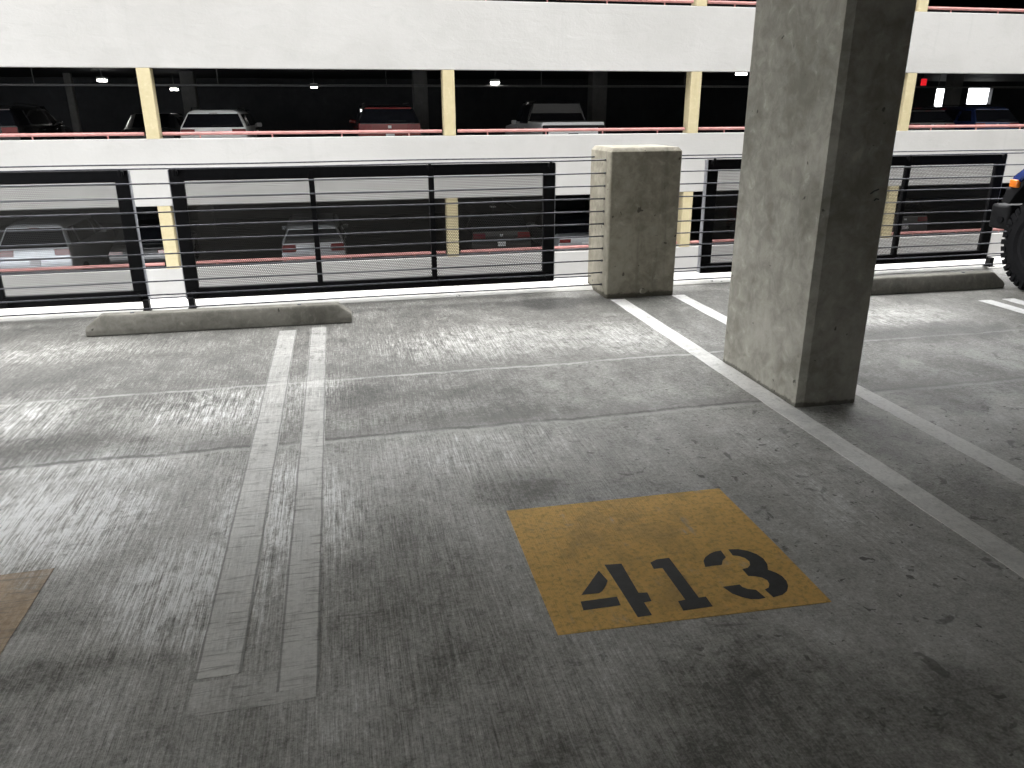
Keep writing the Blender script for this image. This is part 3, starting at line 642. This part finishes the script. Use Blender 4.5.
car('suv', 'dark red car seen from behind on the upper deck, left of the second cream column', 'redc', 1.52, 22.35, ZU, 4.55, 1.84, 1.66, shade_top=True)
car('truck', 'white pickup truck with dark band on its tailgate, upper deck', 'whitec', 6.72, 22.2, ZU-0.02, 5.4, 1.92, 1.80, plate=False)
car('suv', 'black sport utility right of the fourth cream column, upper deck', 'blackc', 18.75, 22.3, ZU-0.1, 4.5, 1.82, 1.62)
car('suv', 'navy blue car at the right edge behind the pink rail, upper deck', 'navyc', 21.2, 22.3, ZU-0.1, 4.6, 1.86, 1.66)
car('suv', 'silver sport utility at the left edge, behind the left mesh panel', 'silverc', -7.93, 22.3, ZL, 4.6, 1.90, 1.78)
car('sedan', 'dark grey sedan beside the silver sport utility, behind the left mesh panel', 'greyc', -5.55, 23.2, ZL, 4.5, 1.8, 1.45)
car('van', 'silver minivan seen through the centre mesh panel, lower deck', 'silverc', -0.80, 22.3, ZL-0.05, 4.9, 1.86, 1.58)
car('suv', 'black car with a pale plate seen through the centre mesh panel, lower deck', 'blackc', 4.62, 22.3, ZL, 4.7, 1.88, 1.72)
car('sedan', 'silver sedan glimpsed between the centre mesh panel and the short pillar', 'silverc', 7.20, 22.25, ZL, 4.5, 1.8, 1.42, shade_top=True)
car('suv', 'dark red car left of the cream column seen through the right mesh panel', 'redc', 15.0, 22.4, ZL, 4.5, 1.82, 1.66)
car('suv', 'dark grey car with pale plate seen through the right mesh panel', 'greyc', 18.4, 22.4, ZL, 4.6, 1.86, 1.68)

# blue off-roader at the right edge, nose towards the guard
def offroader(x, y, label):
    t = thing('off_road_vehicle', label, 'car', (x, y, 0))
    # body tub, hood, cowl : origin at front axle centre on the ground, nose +y
    b = bmesh.new()
    prism(b, [(-3.15, 0.55), (0.0-0.62, 0.55), (-0.62, 0.62), (-0.62, 1.12), (-3.15, 1.12)], 'x', -0.76, 0.76)
    prism(b, [(-0.62, 0.62), (0.46, 0.62), (0.50, 0.70), (0.47, 1.08), (0.40, 1.12), (-0.62, 1.18)], 'x', -0.60, 0.60)
    obj('body', b, 'bluec', t, bevel=0.03, seg=3)
    g = bmesh.new(); box(g, -0.58, 0.58, 0.47, 0.52, 0.64, 1.07); gr = obj('grille', g, 'bluec', t, bevel=0.02)
    for k in range(7): obj('grille_slot', BX(-0.27+0.09*k-0.03, -0.27+0.09*k+0.03, 0.515, 0.527, 0.72, 1.0), 'plastic', gr)
    for s in (-1, 1):
        hb = bmesh.new(); bmesh.ops.create_cone(hb, cap_ends=True, segments=20, radius1=0.095, radius2=0.085, depth=0.05, matrix=Matrix.Translation((s*0.44, 0.53, 0.90)) @ Matrix.Rotation(math.pi/2, 4, 'X'))
        obj('head_lamp', hb, 'lens', t, smooth=True)
        # flat-topped body-colour flares with black liner, front and rear
        for yc, nm in ((0.0, 'front_flare'), (-2.46, 'rear_flare')):
            out = [(0.48, 0.85), (0.45, 0.95), (0.35, 1.03), (-0.40, 1.03), (-0.56, 0.92), (-0.68, 0.62)]
            inn = [(-0.62, 0.60), (-0.50, 0.84), (-0.37, 0.94), (0.34, 0.94), (0.40, 0.88), (0.42, 0.85)]
            fb = bmesh.new(); a, c = sorted((s*0.60, s*0.925)); prism(fb, [(p[0]+yc, p[1]) for p in out+inn], 'x', a, c)
            obj(nm, fb, 'bluec', t, bevel=0.018, seg=3)
            lb = bmesh.new(); a, c = sorted((s*0.58, s*0.905))
            prism(lb, [(p[0]+yc, p[1]) for p in [(0.54, 0.72), (0.51, 0.83), (0.42, 0.86), (0.34, 0.935), (-0.36, 0.935), (-0.49, 0.84), (-0.62, 0.60), (-0.58, 0.60), (-0.46, 0.82), (-0.34, 0.90), (0.32, 0.90), (0.40, 0.80), (0.45, 0.71)]], 'x', a, c)
            obj('flare_liner', lb, 'plastic', t, bevel=0.006)
        a, c = sorted((s*0.77, s*0.935)); mk = obj('marker_lamp', BX(a, c, 0.375, 0.465, 0.855, 0.925), 'amber', t, bevel=0.012)
        # door, window, mirror
        a, c = sorted((s*0.755, s*0.775)); dr = obj('door', BX(a, c, -1.75, -0.75, 0.62, 1.13), 'bluec', t, bevel=0.01)
        a, c = sorted((s*0.77, s*0.80)); obj('door_handle', BX(a, c, -1.68, -1.55, 0.98, 1.02), 'plastic', dr, bevel=0.006)
        a, c = sorted((s*0.70, s*0.735)); obj('side_window', BX(a, c, -1.72, -0.98, 1.18, 1.62), 'glass', t, bevel=0.01)
        a, c = sorted((s*0.78, s*0.98)); obj('door_mirror', BX(a, c, -0.92, -0.80, 1.16, 1.34), 'plastic', t, bevel=0.03)
        a, c = sorted((s*0.66, s*0.76)); obj('tail_lamp', BX(a, c, -3.20, -3.14, 0.88, 1.06), 'tail', t, bevel=0.01)
        for yy in (0.0, -2.46): mud_tyre(t, s*0.80, yy, s)
    # front bumper with angled ends
    bb = bmesh.new(); prism(bb, [(-0.84, 0.70), (-0.56, 0.74), (0.56, 0.74), (0.84, 0.70), (0.87, 0.60), (0.84, 0.48), (0.56, 0.50), (-0.56, 0.50), (-0.84, 0.48), (-0.87, 0.60)], 'z', 0.475, 0.69)
    fbm = obj('front_bumper', bb, 'plastic', t, bevel=0.025, seg=3)
    for s in (-1, 1):
        h = bmesh.new(); bmesh.ops.create_cone(h, cap_ends=True, segments=16, radius1=0.03, radius2=0.026, depth=0.03, matrix=Matrix.Translation((s*0.856, 0.55, 0.56)) @ Matrix.Rotation(math.pi/2, 4, 'Y'))
        obj('bumper_bolt', h, 'tyre', fbm, smooth=True)
        obj('frame_horn', BX(s*0.40-0.05, s*0.40+0.05, -0.6, 0.54, 0.50, 0.62), 'plastic', t)
    obj('axle', tube(bmesh.new(), [(-0.72, 0, 0.41), (0.72, 0, 0.41)], 0.05, 10), 'plastic', t); obj('axle', tube(bmesh.new(), [(-0.72, -2.46, 0.41), (0.72, -2.46, 0.41)], 0.05, 10), 'plastic', t)
    wf = bmesh.new(); prism(wf, [(-0.66, 1.12), (-0.60, 1.12), (-0.86, 1.72), (-0.93, 1.72)], 'x', -0.72, 0.72); obj('windscreen', wf, 'glass', t, bevel=0.01)
    hb = bmesh.new(); prism(hb, [(-3.12, 1.10), (-1.80, 1.10), (-1.80, 1.66), (-0.90, 1.68), (-0.86, 1.74), (-1.2, 1.80), (-3.0, 1.80), (-3.10, 1.72)], 'x', -0.71, 0.71); obj('hard_top', hb, 'plastic', t, bevel=0.03, seg=3)
    obj('rear_bumper', BX(-0.75, 0.75, -3.32, -3.15, 0.50, 0.66), 'plastic', t, bevel=0.02)
    sp = bmesh.new(); bmesh.ops.create_cone(sp, cap_ends=True, segments=32, radius1=0.40, radius2=0.40, depth=0.24, matrix=Matrix.Translation((0, -3.30, 1.02)) @ Matrix.Rotation(math.pi/2, 4, 'X')); obj('spare_wheel', sp, 'tyre', t, bevel=0.04, seg=3)
    return t
def mud_tyre(t, x, y, s):
    r, w = 0.418, 0.27; b = bmesh.new()
    lathe_x(b, [(-w/2+0.01, r*0.58), (-w/2-0.006, r*0.68), (-w/2-0.004, r*0.85), (-w/2+0.012, r*0.955), (-w/2+0.05, r*0.978), (w/2-0.05, r*0.978), (w/2-0.012, r*0.955), (w/2+0.004, r*0.85), (w/2+0.006, r*0.68), (w/2-0.01, r*0.58)], 0, 48)
    n = 42
    for k in range(n):
        for side in (-1, 1):
            m = Matrix.Rotation(2*math.pi*(k+(0.5 if side > 0 else 0))/n, 4, 'X')
            a, c = sorted((side*(w/2+0.004), side*(w/2-0.075))); long = k % 2
            box(b, a, c, -0.021, 0.021, r*0.93, r*(1.0 if long else 0.993), m)
            a, c = sorted((side*0.01, side*0.055)); box(b, a, c, -0.017, 0.017, r*0.95, r*0.995, m)
            a, c = sorted((side*(w/2+0.009), side*(w/2-0.02))); box(b, a, c, -0.016, 0.016, r*(0.82 if long else 0.87), r*0.975, m)
    o = obj('wheel', b, 'tyre', t); o.location = (x, y, r)
    rb = bmesh.new(); lathe_x(rb, [(0, r*0.60), (s*(w/2-0.005), r*0.60), (s*(w/2-0.01), r*0.54), (s*(w/2-0.07), r*0.52), (s*(w/2-0.08), 0.07)], 0, 32)
    ri = obj('rim', rb, 'rimb', o, smooth=True)
    for k in range(5):
        q = bmesh.new(); a, c = sorted((s*(w/2-0.075), s*(w/2-0.02))); box(q, a, c, -0.035, 0.035, 0.03, r*0.56, Matrix.Rotation(2*math.pi*k/5+0.3, 4, 'X'))
        obj('spoke', q, 'rimb', ri, bevel=0.008)
    hc = bmesh.new(); bmesh.ops.create_cone(hc, cap_ends=True, segments=16, radius1=0.05, radius2=0.04, depth=0.04, matrix=Matrix.Translation((s*(w/2-0.04), 0, 0)) @ Matrix.Rotation(math.pi/2, 4, 'Y')); obj('hub_cap', hc, 'rim', ri, smooth=True)
offroader(6.680, 5.345, 'blue off-road vehicle with black mud tyre cut by the right edge of the picture')
